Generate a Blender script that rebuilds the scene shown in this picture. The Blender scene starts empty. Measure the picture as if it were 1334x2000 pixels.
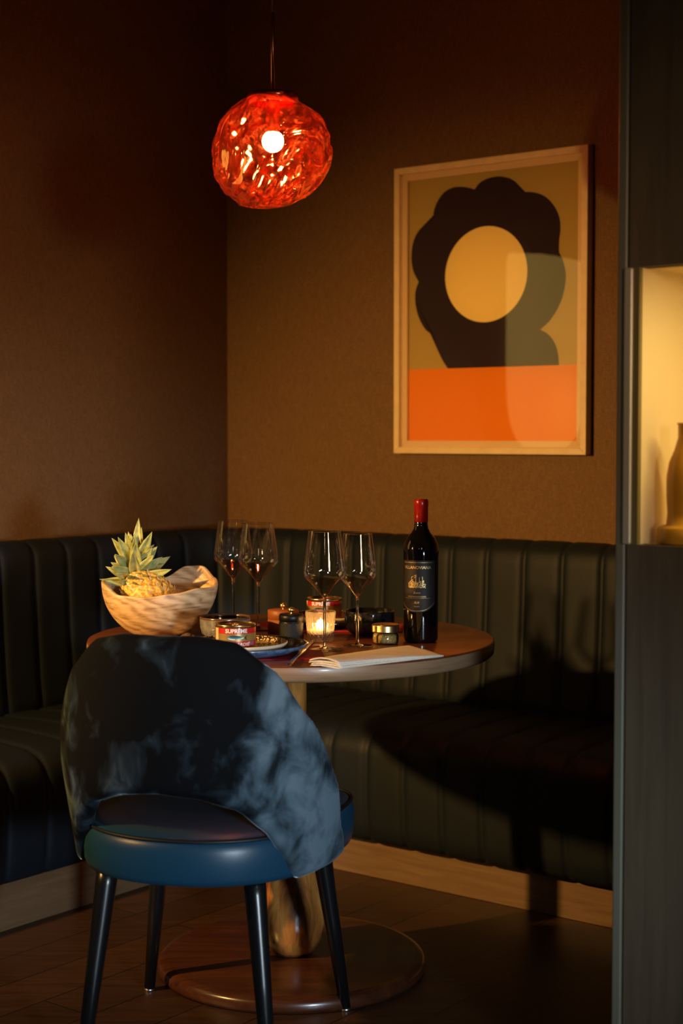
import bpy, bmesh, math, random
from math import sin, cos, pi, radians, sqrt, atan2, hypot
from mathutils import Vector, Matrix, noise
random.seed(7)
SC = bpy.context.scene
COL = SC.collection

# ---------------------------------------------------------------- camera
CAM_H = 1.2
F_PX = 3070.0
PITCH = math.atan(150 / F_PX)
CAM = Vector((0, 0, CAM_H))
FW = Vector((0, cos(PITCH), -sin(PITCH)))
UP = Vector((0, sin(PITCH), cos(PITCH)))
cd = bpy.data.cameras.new('camera')
cam = bpy.data.objects.new('camera', cd)
COL.objects.link(cam)
cam.location = CAM
cam.rotation_euler = (pi / 2 - PITCH, 0, 0)
cd.sensor_fit = 'VERTICAL'
cd.sensor_height = 36
cd.lens = F_PX / 2000 * 36
cd.clip_start = 0.05
cd.dof.use_dof = True
cd.dof.focus_distance = 3.38
cd.dof.aperture_fstop = 3.2
SC.camera = cam

# ---------------------------------------------------------------- colour management, world
SC.view_settings.view_transform = 'Standard'
SC.view_settings.look = 'None'
SC.view_settings.exposure = 0.0
SC.view_settings.gamma = 1.0
SC.view_settings.use_curve_mapping = False
SC.cycles.use_denoising = True
SC.cycles.max_bounces = 14
SC.cycles.transparent_max_bounces = 24
SC.cycles.transmission_bounces = 12
SC.cycles.glossy_bounces = 6
SC.cycles.sample_clamp_indirect = 6.0
SC.cycles.caustics_reflective = True
SC.cycles.caustics_refractive = True
w = bpy.data.worlds.new('world')
SC.world = w
w.use_nodes = True
w.node_tree.nodes['Background'].inputs[0].default_value = (0.55, 0.75, 1.0, 1)
w.node_tree.nodes['Background'].inputs[1].default_value = 0.0012

# ---------------------------------------------------------------- lights
def look(o, target):
    d = Vector(target) - o.location
    o.rotation_euler = d.to_track_quat('-Z', 'Y').to_euler()

def light(name, kind, loc, energy, color, target=None, **kw):
    l = bpy.data.lights.new(name, kind)
    l.energy = energy
    l.color = color
    for k, v in kw.items():
        setattr(l, k, v)
    o = bpy.data.objects.new(name, l)
    COL.objects.link(o)
    o.location = loc
    if target is not None:
        look(o, target)
    return o

# warm lamp of the neighbouring table, out of frame on the left
light('warm_spot', 'SPOT', (-2.0, 2.3, 1.5), 370, (1.0, 0.54, 0.15), (0.14, 4.5, 0.42),
      spot_size=radians(66), spot_blend=0.95, shadow_soft_size=0.035)
# cool daylight reaching in low through a doorway behind the camera on the right
light('doorway_daylight', 'SPOT', (1.25, -0.55, 0.85), 350, (0.70, 0.86, 1.0), (-0.35, 3.1, 0.42),
      spot_size=radians(30), spot_blend=0.9, shadow_soft_size=0.14)
# added unseen warm points, for glints on the glasses and fill on the partition
light('warm_fill', 'POINT', (-1.2, -1.2, 2.2), 2.5, (1.0, 0.62, 0.30), shadow_soft_size=0.05)
light('warm_fill', 'POINT', (0.1, -1.5, 2.0), 2, (1.0, 0.70, 0.42), shadow_soft_size=0.05)
light('warm_fill', 'POINT', (1.6, 0.3, 1.9), 2.5, (1.0, 0.62, 0.30), shadow_soft_size=0.05)
light('left_wall_fill', 'SPOT', (1.5, 0.2, 1.5), 170, (1.0, 0.66, 0.42), (-1.15, 4.45, 1.2),
      spot_size=radians(27), spot_blend=1.0, shadow_soft_size=0.22)  # added unseen spot that brightens the left wall

light('partition_fill', 'SPOT', (0.25, 0.7, 1.7), 9, (1.0, 0.80, 0.55), (1.05, 2.1, 1.25),
      spot_size=radians(75), spot_blend=0.8, shadow_soft_size=0.1)  # added unseen spot, only to lighten the partition front

# ---------------------------------------------------------------- room frame
A = Vector((0.6135, 0.7897, 0)).normalized()       # along the left wall, away from the camera
B = Vector((A.y, -A.x, 0))                         # along the back wall, to the right
W = A * 3.97 - B * 3.572                           # inner corner of the two walls
ZV = Vector((0, 0, 1))

def R(s, t, z=0.0):                                # s from the left wall, t out of the back wall
    return W + B * s - A * t + ZV * z

def ray(px, py):
    return (Vector((1, 0, 0)) * (px - 667) + FW * F_PX - UP * (py - 1000)).normalized()

def on_z(px, py, z):
    r = ray(px, py)
    return CAM + r * ((z - CAM_H) / r.z)

def on_t(px, py, t):                               # point on the plane parallel to the back wall
    r = ray(px, py)
    c = A.dot(W) - t
    return CAM + r * ((c - A.dot(CAM)) / A.dot(r))

def st(p):
    q = p - W
    return q.dot(B), -q.dot(A)

# ---------------------------------------------------------------- materials
def nm(name):
    m = bpy.data.materials.new(name)
    m.use_nodes = True
    nt = m.node_tree
    return m, nt, nt.nodes['Principled BSDF']

def setp(b, **kw):
    for k, v in kw.items():
        k = k.replace('_', ' ')
        if isinstance(v, tuple) and len(v) == 3:
            v = (*v, 1)
        b.inputs[k].default_value = v

def plain(name, col, rough=0.5, metal=0.0, **kw):
    m, nt, b = nm(name)
    setp(b, Base_Color=col, Roughness=rough, Metallic=metal, **kw)
    return m

def texco(nt, scale=(1, 1, 1), rot=(0, 0, 0), kind='Object'):
    t = nt.nodes.new('ShaderNodeTexCoord')
    mp = nt.nodes.new('ShaderNodeMapping')
    mp.inputs['Scale'].default_value = scale
    mp.inputs['Rotation'].default_value = rot
    nt.links.new(t.outputs[kind], mp.inputs['Vector'])
    return mp.outputs['Vector']

def noisen(nt, vec, scale, detail=4, rough=0.5, dist=0.0):
    n = nt.nodes.new('ShaderNodeTexNoise')
    n.inputs['Scale'].default_value = scale
    n.inputs['Detail'].default_value = detail
    n.inputs['Roughness'].default_value = rough
    n.inputs['Distortion'].default_value = dist
    nt.links.new(vec, n.inputs['Vector'])
    return n.outputs['Fac']

def ramp(nt, fac, stops):
    r = nt.nodes.new('ShaderNodeValToRGB')
    e = r.color_ramp.elements
    while len(e) > 1:
        e.remove(e[-1])
    e[0].position = stops[0][0]
    e[0].color = (*stops[0][1], 1)
    for p, c in stops[1:]:
        x = e.new(p)
        x.color = (*c, 1)
    nt.links.new(fac, r.inputs['Fac'])
    return r.outputs['Color']

def bump(nt, b, h, strength=0.3, dist=0.002):
    n = nt.nodes.new('ShaderNodeBump')
    n.inputs['Strength'].default_value = strength
    n.inputs['Distance'].default_value = dist
    nt.links.new(h, n.inputs['Height'])
    nt.links.new(n.outputs['Normal'], b.inputs['Normal'])

def wood(name, c1, c2, c3, scale=(1, 1, 1), rot=(0, 0, 0), nscale=6, dist=1.5, rough=0.35, coat=0.0, bmp=0.1, rings=0, rscale=(1, 1, 1), ringmix=0.2):
    m, nt, b = nm(name)
    v = texco(nt, scale, rot)
    f = noisen(nt, v, nscale, 6, 0.6, dist)
    if rings:
        wv = nt.nodes.new('ShaderNodeTexWave')
        wv.inputs['Scale'].default_value = rings
        wv.inputs['Distortion'].default_value = 7
        wv.inputs['Detail'].default_value = 3
        wv.inputs['Detail Scale'].default_value = 1.4
        nt.links.new(texco(nt, rscale, (0.4, 0.7, 0.3)), wv.inputs['Vector'])
        mxx = nt.nodes.new('ShaderNodeMix')
        mxx.inputs['Factor'].default_value = ringmix
        nt.links.new(f, mxx.inputs['A'])
        nt.links.new(wv.outputs['Fac'], mxx.inputs['B'])
        f = mxx.outputs['Result']
    c = ramp(nt, f, [(0.25, c1), (0.5, c2), (0.75, c3)])
    nt.links.new(c, b.inputs['Base Color'])
    setp(b, Roughness=rough)
    b.inputs['Coat Weight'].default_value = coat
    b.inputs['Coat Roughness'].default_value = 0.12
    bump(nt, b, f, bmp, 0.001)
    return m

# woven wall covering
def wallcloth():
    m, nt, b = nm('brown_woven_wallcovering')
    v = texco(nt, (1, 1, 0.12))
    f1 = noisen(nt, v, 330, 3, 0.6)
    v2 = texco(nt, (0.25, 0.25, 1))
    f2 = noisen(nt, v2, 420, 2, 0.5)
    mx = nt.nodes.new('ShaderNodeMath')
    mx.operation = 'ADD'
    nt.links.new(f1, mx.inputs[0])
    nt.links.new(f2, mx.inputs[1])
    mul = nt.nodes.new('ShaderNodeMath')
    mul.operation = 'MULTIPLY'
    mul.inputs[1].default_value = 0.5
    nt.links.new(mx.outputs[0], mul.inputs[0])
    c = ramp(nt, mul.outputs[0], [(0.3, (0.090, 0.044, 0.014)), (0.5, (0.145, 0.075, 0.024)), (0.7, (0.205, 0.110, 0.037))])
    nt.links.new(c, b.inputs['Base Color'])
    setp(b, Roughness=0.8)
    bump(nt, b, mul.outputs[0], 0.5, 0.001)
    return m

def leather(name, col, rough=0.42, spec=0.24):
    m, nt, b = nm(name)
    v = texco(nt)
    f = noisen(nt, v, 260, 3, 0.6)
    setp(b, Base_Color=col, Roughness=rough)
    b.inputs['Specular IOR Level'].default_value = spec
    bump(nt, b, f, 0.18, 0.0006)
    return m

def velvet():
    m, nt, b = nm('dark_blue_velvet')
    v = texco(nt, (1, 1, 0.8))
    f0 = noisen(nt, v, 13, 5, 0.52, 0.5)
    # light on the right flank and left edge is painted into the pile colour
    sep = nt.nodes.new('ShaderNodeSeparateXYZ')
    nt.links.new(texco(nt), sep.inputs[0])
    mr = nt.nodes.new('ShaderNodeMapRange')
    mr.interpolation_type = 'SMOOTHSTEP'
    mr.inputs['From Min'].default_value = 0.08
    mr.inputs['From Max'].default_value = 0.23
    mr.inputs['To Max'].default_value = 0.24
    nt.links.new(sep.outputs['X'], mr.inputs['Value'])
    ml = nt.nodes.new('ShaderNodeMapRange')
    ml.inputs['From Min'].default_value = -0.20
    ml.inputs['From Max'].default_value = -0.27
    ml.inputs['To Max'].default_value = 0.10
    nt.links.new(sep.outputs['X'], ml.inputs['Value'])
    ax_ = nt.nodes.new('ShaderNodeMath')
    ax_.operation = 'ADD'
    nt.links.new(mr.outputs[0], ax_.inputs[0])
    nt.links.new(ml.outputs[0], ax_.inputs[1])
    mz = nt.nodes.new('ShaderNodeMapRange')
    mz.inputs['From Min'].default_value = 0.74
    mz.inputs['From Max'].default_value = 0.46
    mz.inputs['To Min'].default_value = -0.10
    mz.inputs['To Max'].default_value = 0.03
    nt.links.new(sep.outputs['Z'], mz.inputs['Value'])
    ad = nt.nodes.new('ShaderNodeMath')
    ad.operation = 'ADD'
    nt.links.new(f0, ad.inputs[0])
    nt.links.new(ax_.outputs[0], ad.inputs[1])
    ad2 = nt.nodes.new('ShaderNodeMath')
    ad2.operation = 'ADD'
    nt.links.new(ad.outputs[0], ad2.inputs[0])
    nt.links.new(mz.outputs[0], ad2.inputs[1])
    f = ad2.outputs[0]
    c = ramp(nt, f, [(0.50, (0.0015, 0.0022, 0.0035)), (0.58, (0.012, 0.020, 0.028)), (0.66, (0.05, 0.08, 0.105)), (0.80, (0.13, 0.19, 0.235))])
    nt.links.new(c, b.inputs['Base Color'])
    setp(b, Roughness=0.85)
    b.inputs['Specular IOR Level'].default_value = 0.15
    s = ramp(nt, f, [(0.48, (0.12, 0.12, 0.12)), (0.56, (0.5, 0.5, 0.5)), (0.64, (1, 1, 1))])
    nt.links.new(s, b.inputs['Sheen Weight'])
    setp(b, Sheen_Roughness=0.22, Sheen_Tint=(0.72, 0.88, 1.0))
    f2 = noisen(nt, v, 500, 2, 0.5)
    bump(nt, b, f2, 0.2, 0.0006)
    return m

def thin_glass(name, tint=(0.97, 0.97, 0.97), boost=1.5, ior=1.5, rough=0.01, refl=(1, 1, 1), cap=1.0):
    m = bpy.data.materials.new(name)
    m.use_nodes = True
    nt = m.node_tree
    nt.nodes.clear()
    o = nt.nodes.new('ShaderNodeOutputMaterial')
    mix = nt.nodes.new('ShaderNodeMixShader')
    tr = nt.nodes.new('ShaderNodeBsdfTransparent')
    tr.inputs[0].default_value = (*tint, 1)
    gl = nt.nodes.new('ShaderNodeBsdfGlossy')
    gl.inputs['Roughness'].default_value = rough
    gl.inputs['Color'].default_value = (*refl, 1)
    fr = nt.nodes.new('ShaderNodeFresnel')
    fr.inputs['IOR'].default_value = ior
    mu = nt.nodes.new('ShaderNodeMath')
    mu.operation = 'MULTIPLY'
    mu.use_clamp = True
    mu.inputs[1].default_value = boost
    mn = nt.nodes.new('ShaderNodeMath')
    mn.operation = 'MINIMUM'
    mn.inputs[1].default_value = cap / boost
    nt.links.new(fr.outputs[0], mn.inputs[0])
    nt.links.new(mn.outputs[0], mu.inputs[0])
    nt.links.new(mu.outputs[0], mix.inputs[0])
    nt.links.new(tr.outputs[0], mix.inputs[1])
    nt.links.new(gl.outputs[0], mix.inputs[2])
    nt.links.new(mix.outputs[0], o.inputs[0])
    return m

def real_glass(name, tint=(1, 1, 1), rough=0.0):
    m, nt, b = nm(name)
    setp(b, Base_Color=tint, Roughness=rough)
    b.inputs['Transmission Weight'].default_value = 1
    b.inputs['IOR'].default_value = 1.5
    return m

def crystal():
    m = real_glass('clear_cut_crystal', (1, 0.96, 0.86))
    nt = m.node_tree
    b = nt.nodes['Principled BSDF']
    o = [n for n in nt.nodes if n.type == 'OUTPUT_MATERIAL'][0]
    t = nt.nodes.new('ShaderNodeBsdfTransparent')
    t.inputs[0].default_value = (1, .97, .9, 1)
    mx = nt.nodes.new('ShaderNodeMixShader')
    mx.inputs[0].default_value = 0.7
    nt.links.new(t.outputs[0], mx.inputs[1])
    nt.links.new(b.outputs[0], mx.inputs[2])
    tl = nt.nodes.new('ShaderNodeBsdfTranslucent')
    tl.inputs[0].default_value = (1, .85, .6, 1)
    m2 = nt.nodes.new('ShaderNodeMixShader')
    m2.inputs[0].default_value = 0.12
    nt.links.new(mx.outputs[0], m2.inputs[1])
    nt.links.new(tl.outputs[0], m2.inputs[2])
    nt.links.new(m2.outputs[0], o.inputs[0])
    return m

def emis(name, col, s):
    m, nt, b = nm(name)
    setp(b, Base_Color=col, Roughness=0.5)
    b.inputs['Emission Color'].default_value = (*col, 1)
    b.inputs['Emission Strength'].default_value = s
    return m

def lamp_shell():
    m = bpy.data.materials.new('red_copper_mirrored_glass')
    m.use_nodes = True
    nt = m.node_tree
    nt.nodes.clear()
    o = nt.nodes.new('ShaderNodeOutputMaterial')
    mix = nt.nodes.new('ShaderNodeMixShader')
    tr = nt.nodes.new('ShaderNodeBsdfTransparent')
    tr.inputs[0].default_value = (1, 0.38, 0.20, 1)
    gl = nt.nodes.new('ShaderNodeBsdfGlossy')
    gl.inputs['Roughness'].default_value = 0.10
    gl.inputs['Color'].default_value = (1, 0.52, 0.30, 1)
    fr = nt.nodes.new('ShaderNodeFresnel')
    fr.inputs['IOR'].default_value = 1.5
    mr = nt.nodes.new('ShaderNodeMapRange')
    mr.inputs['From Min'].default_value = 0.04
    mr.inputs['From Max'].default_value = 0.6
    mr.inputs['To Min'].default_value = 0.58
    mr.inputs['To Max'].default_value = 0.8
    nt.links.new(fr.outputs[0], mr.inputs['Value'])
    # the metal film is thinner and thicker in streaks
    fs = noisen(nt, texco(nt, (9, 9, 3.2), (0, 0.8, 0)), 2.2, 4, 0.6, 2.5)
    fm = nt.nodes.new('ShaderNodeMapRange')
    fm.inputs['From Min'].default_value = 0.4
    fm.inputs['From Max'].default_value = 0.6
    fm.inputs['To Min'].default_value = -0.28
    fm.inputs['To Max'].default_value = 0.14
    nt.links.new(fs, fm.inputs['Value'])
    fa = nt.nodes.new('ShaderNodeMath')
    fa.operation = 'ADD'
    fa.use_clamp = True
    nt.links.new(mr.outputs[0], fa.inputs[0])
    nt.links.new(fm.outputs[0], fa.inputs[1])
    nt.links.new(fa.outputs[0], mix.inputs[0])
    nt.links.new(tr.outputs[0], mix.inputs[1])
    g2 = nt.nodes.new('ShaderNodeBsdfGlossy')
    g2.inputs['Roughness'].default_value = 0.38
    g2.inputs['Color'].default_value = (1, 0.46, 0.26, 1)
    gm = nt.nodes.new('ShaderNodeMixShader')
    gm.inputs[0].default_value = 0.02
    nt.links.new(gl.outputs[0], gm.inputs[1])
    nt.links.new(g2.outputs[0], gm.inputs[2])
    nt.links.new(gm.outputs[0], mix.inputs[2])
    nt.links.new(mix.outputs[0], o.inputs[0])
    return m

def mosaic():
    m, nt, b = nm('cream_plate_with_dark_mosaic')
    v = texco(nt)
    vo = nt.nodes.new('ShaderNodeTexVoronoi')
    vo.feature = 'DISTANCE_TO_EDGE'
    vo.inputs['Scale'].default_value = 105
    nt.links.new(v, vo.inputs['Vector'])
    c = ramp(nt, vo.outputs['Distance'], [(0.09, (0.03, 0.015, 0.008)), (0.16, (0.62, 0.46, 0.22))])
    nt.links.new(c, b.inputs['Base Color'])
    setp(b, Roughness=0.25)
    return m

def speckle(name, c1, c2, scale, rough=0.4, lo=0.45, hi=0.55):
    m, nt, b = nm(name)
    f = noisen(nt, texco(nt), scale, 4, 0.6)
    nt.links.new(ramp(nt, f, [(lo, c1), (hi, c2)]), b.inputs['Base Color'])
    setp(b, Roughness=rough)
    bump(nt, b, f, 0.2, 0.001)
    return m

M = {}
M['wall'] = wallcloth()
M['leather'] = leather('black_teal_leather', (0.0065, 0.0105, 0.0155), 0.55)
M['seat_blue'] = leather('blue_leather', (0.010, 0.050, 0.095), 0.36, 0.45)
M['piping'] = plain('black_piping', (0.004, 0.006, 0.009), 0.5)
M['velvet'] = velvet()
M['black_leg'] = plain('black_lacquered_wood', (0.006, 0.006, 0.007), 0.28)
M['metal'] = plain('steel_glide', (0.5, 0.5, 0.5), 0.3, 1)
M['plinth'] = wood('oak_plinth', (0.12, 0.068, 0.032), (0.165, 0.096, 0.046), (0.205, 0.125, 0.062), (1, 1, 14), (0, 0, 0), 4, 0.6, 0.5)
M['table'] = wood('walnut_table_top', (0.085, 0.022, 0.008), (0.14, 0.038, 0.013), (0.20, 0.058, 0.020), (1.2, 14, 14), (0, 0, 0.5), 3, 0.8, 0.33, 0.25)
M['base'] = wood('dark_walnut_base', (0.030, 0.009, 0.004), (0.055, 0.017, 0.007), (0.085, 0.027, 0.010), (1.2, 14, 14), (0, 0, 0.9), 3, 0.8, 0.26, 0.2)
M['table_rim'] = wood('pale_walnut_edge', (0.22, 0.125, 0.066), (0.31, 0.185, 0.10), (0.39, 0.245, 0.14), (2, 2, 40), (0, 0, 0), 3, 0.5, 0.38, 0.1)
M['turned'] = wood('turned_rosewood', (0.03, 0.010, 0.004), (0.32, 0.12, 0.025), (0.55, 0.25, 0.06), (9, 9, 1.6), (0.25, 0.5, 0), 4, 1.2, 0.24, 0.5, rings=5, rscale=(1, 1, .3), ringmix=0.3)
M['olive'] = wood('olive_wood', (0.20, 0.10, 0.04), (0.56, 0.38, 0.20), (0.74, 0.56, 0.35), (1.6, 1.6, 11), (0.35, 0.2, 0), 3.4, 3.6, 0.42, rings=9, rscale=(1, 1, 2.2))
M['frame'] = wood('pale_maple_frame', (0.68, 0.49, 0.26), (0.74, 0.55, 0.30), (0.80, 0.60, 0.34), (3, 3, 3), (0, 0, 0), 8, 0.3, 0.45)
M['copper'] = plain('copper', (0.85, 0.32, 0.14), 0.25, 1)
M['cable'] = plain('grey_cable', (0.12, 0.11, 0.10), 0.6)
M['shell'] = lamp_shell()
M['shell_rim'] = plain('dark_red_metal_rim', (0.75, 0.16, 0.10), 0.22, 0.9)
M['bulb'] = emis('glowing_bulb', (1.0, 0.72, 0.38), 420)
M['wine'] = thin_glass('clear_wine_glass', (0.985, 0.985, 0.985), boost=2.0, cap=0.65)
M['clear'] = real_glass('clear_solid_glass')
M['amber_clear'] = crystal()
M['pane'] = thin_glass('picture_glazing', (0.98, 0.98, 0.98), boost=1.1)
M['bottle'] = plain('black_bottle_glass', (0.004, 0.003, 0.003), 0.06, Specular_IOR_Level=0.7)
M['wax_red'] = plain('red_capsule', (0.30, 0.008, 0.006), 0.22)
M['label'] = plain('dark_brown_paper', (0.015, 0.008, 0.005), 0.6)
M['gold_ink'] = plain('gold_ink', (0.75, 0.52, 0.20), 0.4, 0.5)
M['gold'] = plain('brushed_gold_metal', (0.80, 0.60, 0.28), 0.3, 1)
M['tin'] = plain('pale_gold_tin', (0.85, 0.70, 0.42), 0.24, 1)
M['red_paint'] = plain('red_label_print', (0.48, 0.012, 0.012), 0.35)
M['gold_print'] = plain('olive_gold_label_print', (0.36, 0.24, 0.07), 0.35, 0.4)
M['cream_print'] = plain('cream_label_print', (0.78, 0.58, 0.28), 0.4)
M['white_print'] = plain('white_label_print', (0.85, 0.8, 0.72), 0.4)
M['fish_blue'] = plain('blue_fish_print', (0.04, 0.22, 0.36), 0.35)
M['fish_white'] = plain('silver_fish_print', (0.70, 0.78, 0.72), 0.35)
M['fish_dark'] = plain('dark_green_fish_print', (0.02, 0.05, 0.04), 0.35)
M['mosaic'] = mosaic()
M['cream'] = plain('cream_glaze', (0.72, 0.62, 0.48), 0.2)
M['blue_glaze'] = speckle('blue_glaze', (0.045, 0.10, 0.21), (0.085, 0.17, 0.32), 60, 0.12)
M['grey_glaze'] = speckle('grey_blue_glaze', (0.14, 0.145, 0.17), (0.20, 0.20, 0.23), 50, 0.15)
M['dark_glaze'] = speckle('near_black_glaze', (0.005, 0.006, 0.007), (0.010, 0.010, 0.010), 60, 0.1)
M['white_rim'] = plain('white_stoneware', (0.6, 0.6, 0.6), 0.3)
M['linen'] = speckle('off_white_linen', (0.80, 0.72, 0.60), (0.88, 0.80, 0.68), 300, 0.85)
M['red_linen'] = plain('red_linen', (0.33, 0.008, 0.012), 0.9)
M['steel'] = plain('polished_cutlery_steel', (0.8, 0.74, 0.66), 0.15, 1)
M['knurl'] = plain('black_knurled_metal', (0.003, 0.003, 0.003), 0.4, Specular_IOR_Level=0.3)
M['brown_mill'] = plain('orange_brown_leather', (0.27, 0.075, 0.02), 0.5)
M['mustard'] = speckle('grainy_mustard', (0.30, 0.19, 0.05), (0.5, 0.36, 0.13), 320, 0.6)
M['wax'] = plain('candle_wax', (0.85, 0.72, 0.5), 0.4)
M['flame'] = emis('candle_flame', (1.0, 0.52, 0.16), 160)
M['pine_skin'] = speckle('golden_pineapple_skin', (0.48, 0.24, 0.03), (0.78, 0.50, 0.10), 130, 0.55)
M['pine_bract'] = plain('pale_pineapple_bract', (0.72, 0.56, 0.28), 0.6)
M['leaf'] = speckle('grey_green_pineapple_leaf', (0.20, 0.26, 0.09), (0.46, 0.48, 0.19), 40, 0.5, 0.35, 0.65)
M['partition'] = wood('grey_brown_veneer', (0.085, 0.060, 0.036), (0.11, 0.079, 0.048), (0.13, 0.095, 0.058), (9, 9, 0.7), (0, 0, 0), 5, 0.6, 0.5)
M['trim'] = plain('dark_green_grey_metal', (0.16, 0.145, 0.10), 0.45, 0.0)
M['lip'] = plain('satin_grey_lip', (0.46, 0.42, 0.32), 0.4, 0.2)
M['niche_wall'] = plain('cream_lacquer', (0.72, 0.56, 0.30), 0.45)
M['black'] = plain('shadow_gap', (0.01, 0.01, 0.01), 0.8)
M['amber_obj'] = plain('amber_glass', (0.62, 0.27, 0.02), 0.25)
M['ceil'] = plain('dark_ceiling', (0.03, 0.025, 0.02), 0.8)
M['paper_olive'] = plain('olive_ochre_print', (0.43, 0.31, 0.085), 0.7, Specular_IOR_Level=0.1)
M['paper_dark'] = plain('dark_aubergine_print', (0.022, 0.012, 0.020), 0.7, Specular_IOR_Level=0.1)
M['paper_cream'] = plain('golden_cream_print', (0.88, 0.68, 0.22), 0.7, Specular_IOR_Level=0.1)
M['paper_orange'] = plain('orange_print', (0.76, 0.215, 0.004), 0.7, Specular_IOR_Level=0.1)
M['mat'] = plain('cream_mount', (0.66, 0.48, 0.25), 0.6)

def floor_mat():
    m, nt, b = nm('dark_oak_floorboards')
    v = texco(nt, (1, 1, 1), (0, 0, radians(-52)))
    br = nt.nodes.new('ShaderNodeTexBrick')
    br.inputs['Scale'].default_value = 1
    br.inputs['Brick Width'].default_value = 1.1
    br.inputs['Row Height'].default_value = 0.14
    br.inputs['Mortar Size'].default_value = 0.0018
    br.inputs['Color1'].default_value = (0.055, 0.024, 0.011, 1)
    br.inputs['Color2'].default_value = (0.038, 0.017, 0.008, 1)
    br.inputs['Mortar'].default_value = (0.006, 0.004, 0.003, 1)
    nt.links.new(v, br.inputs['Vector'])
    v2 = texco(nt, (2, 22, 1), (0, 0, radians(-52)))
    f = noisen(nt, v2, 3, 5, 0.6, 0.7)
    c = ramp(nt, f, [(0.3, (0.55, 0.55, 0.55)), (0.7, (1.2, 1.2, 1.2))])
    mx = nt.nodes.new('ShaderNodeMix')
    mx.data_type = 'RGBA'
    mx.blend_type = 'MULTIPLY'
    mx.inputs['Factor'].default_value = 1
    nt.links.new(br.outputs['Color'], mx.inputs['A'])
    nt.links.new(c, mx.inputs['B'])
    nt.links.new(mx.outputs['Result'], b.inputs['Base Color'])
    setp(b, Roughness=0.42)
    bump(nt, b, f, 0.1, 0.001)
    return m
M['floor'] = floor_mat()

# ---------------------------------------------------------------- mesh helpers
def link(name, bm, mats, parent=None, smooth=True, loc=None, normals=True):
    if normals:
        bmesh.ops.recalc_face_normals(bm, faces=bm.faces)
    me = bpy.data.meshes.new(name)
    bm.to_mesh(me)
    bm.free()
    if not isinstance(mats, (list, tuple)):
        mats = [mats]
    for m in mats:
        me.materials.append(m)
    for p in me.polygons:
        p.use_smooth = smooth
    o = bpy.data.objects.new(name, me)
    COL.objects.link(o)
    if parent is not None:
        o.parent = parent
    if loc is not None:
        o.location = loc
    return o

def split_smooth(o, ang=35):
    mo = o.modifiers.new('edges', 'EDGE_SPLIT')
    mo.split_angle = radians(ang)
    return o

def bevel(o, w, seg=3):
    mo = o.modifiers.new('bevel', 'BEVEL')
    mo.width = w
    mo.segments = seg
    mo.limit_method = 'ANGLE'
    mo.angle_limit = radians(40)
    return o

def tag(o, label=None, cat=None, group=None, kind=None):
    if label: o['label'] = label
    if cat: o['category'] = cat
    if group: o['group'] = group
    if kind: o['kind'] = kind
    return o

def thing(name, label, cat, loc=(0, 0, 0), rz=0.0, group=None):
    o = bpy.data.objects.new(name, None)
    o.empty_display_size = 0.05
    COL.objects.link(o)
    o.location = loc
    o.rotation_euler = (0, 0, rz)
    return tag(o, label, cat, group)

def grid(bm, nu, nv, fn, wrap_u=False, mat=0, matfn=None):
    rows = []
    for i in range(nu if wrap_u else nu + 1):
        rows.append([bm.verts.new(fn(i / nu, j / nv)) for j in range(nv + 1)])
    n = nu
    for i in range(n):
        a, b = rows[i], rows[(i + 1) % len(rows)]
        for j in range(nv):
            f = bm.faces.new((a[j], b[j], b[j + 1], a[j + 1]))
            f.material_index = matfn((i + .5) / nu, (j + .5) / nv) if matfn else mat
    return rows

def lathe(bm, prof, n=48, mat=0, c=(0, 0, 0), rfn=None, close=True):
    """prof: list of (r, z); r==0 makes a pole."""
    c = Vector(c)
    rings = []
    for r, z in prof:
        if r < 1e-6:
            rings.append([bm.verts.new(c + Vector((0, 0, z)))])
        else:
            ring = []
            for k in range(n):
                a = 2 * pi * k / n
                rr = rfn(r, z, a) if rfn else r
                ring.append(bm.verts.new(c + Vector((rr * cos(a), rr * sin(a), z))))
            rings.append(ring)
    for a, b in zip(rings, rings[1:]):
        for k in range(n):
            k2 = (k + 1) % n
            if len(a) == 1 and len(b) == 1:
                continue
            if len(a) == 1:
                f = bm.faces.new((a[0], b[k2], b[k]))
            elif len(b) == 1:
                f = bm.faces.new((a[k], a[k2], b[0]))
            else:
                f = bm.faces.new((a[k], a[k2], b[k2], b[k]))
            f.material_index = mat
    return rings

def box(bm, p0, ax, ay, az, mat=0):
    """corner point p0 and three edge vectors"""
    p0 = Vector(p0); ax = Vector(ax); ay = Vector(ay); az = Vector(az)
    v = [bm.verts.new(p0 + ax * i + ay * j + az * k) for i in (0, 1) for j in (0, 1) for k in (0, 1)]
    for f in ((0, 1, 3, 2), (4, 6, 7, 5), (0, 4, 5, 1), (2, 3, 7, 6), (0, 2, 6, 4), (1, 5, 7, 3)):
        bm.faces.new([v[i] for i in f]).material_index = mat

def tube(bm, pts, rad, n=12, mat=0, cap=True):
    pts = [Vector(p) for p in pts]
    if not isinstance(rad, (list, tuple)):
        rad = [rad] * len(pts)
    rings = []
    prev = None
    for i, p in enumerate(pts):
        d = (pts[min(i + 1, len(pts) - 1)] - pts[max(i - 1, 0)]).normalized()
        if prev is None:
            u = d.orthogonal().normalized()
        else:
            u = (prev - d * prev.dot(d)).normalized()
        prev = u
        v = d.cross(u)
        rings.append([bm.verts.new(p + (u * cos(2 * pi * k / n) + v * sin(2 * pi * k / n)) * rad[i]) for k in range(n)])
    for a, b in zip(rings, rings[1:]):
        for k in range(n):
            bm.faces.new((a[k], a[(k + 1) % n], b[(k + 1) % n], b[k])).material_index = mat
    if cap:
        bm.faces.new(rings[0][::-1]).material_index = mat
        bm.faces.new(rings[-1]).material_index = mat

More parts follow.
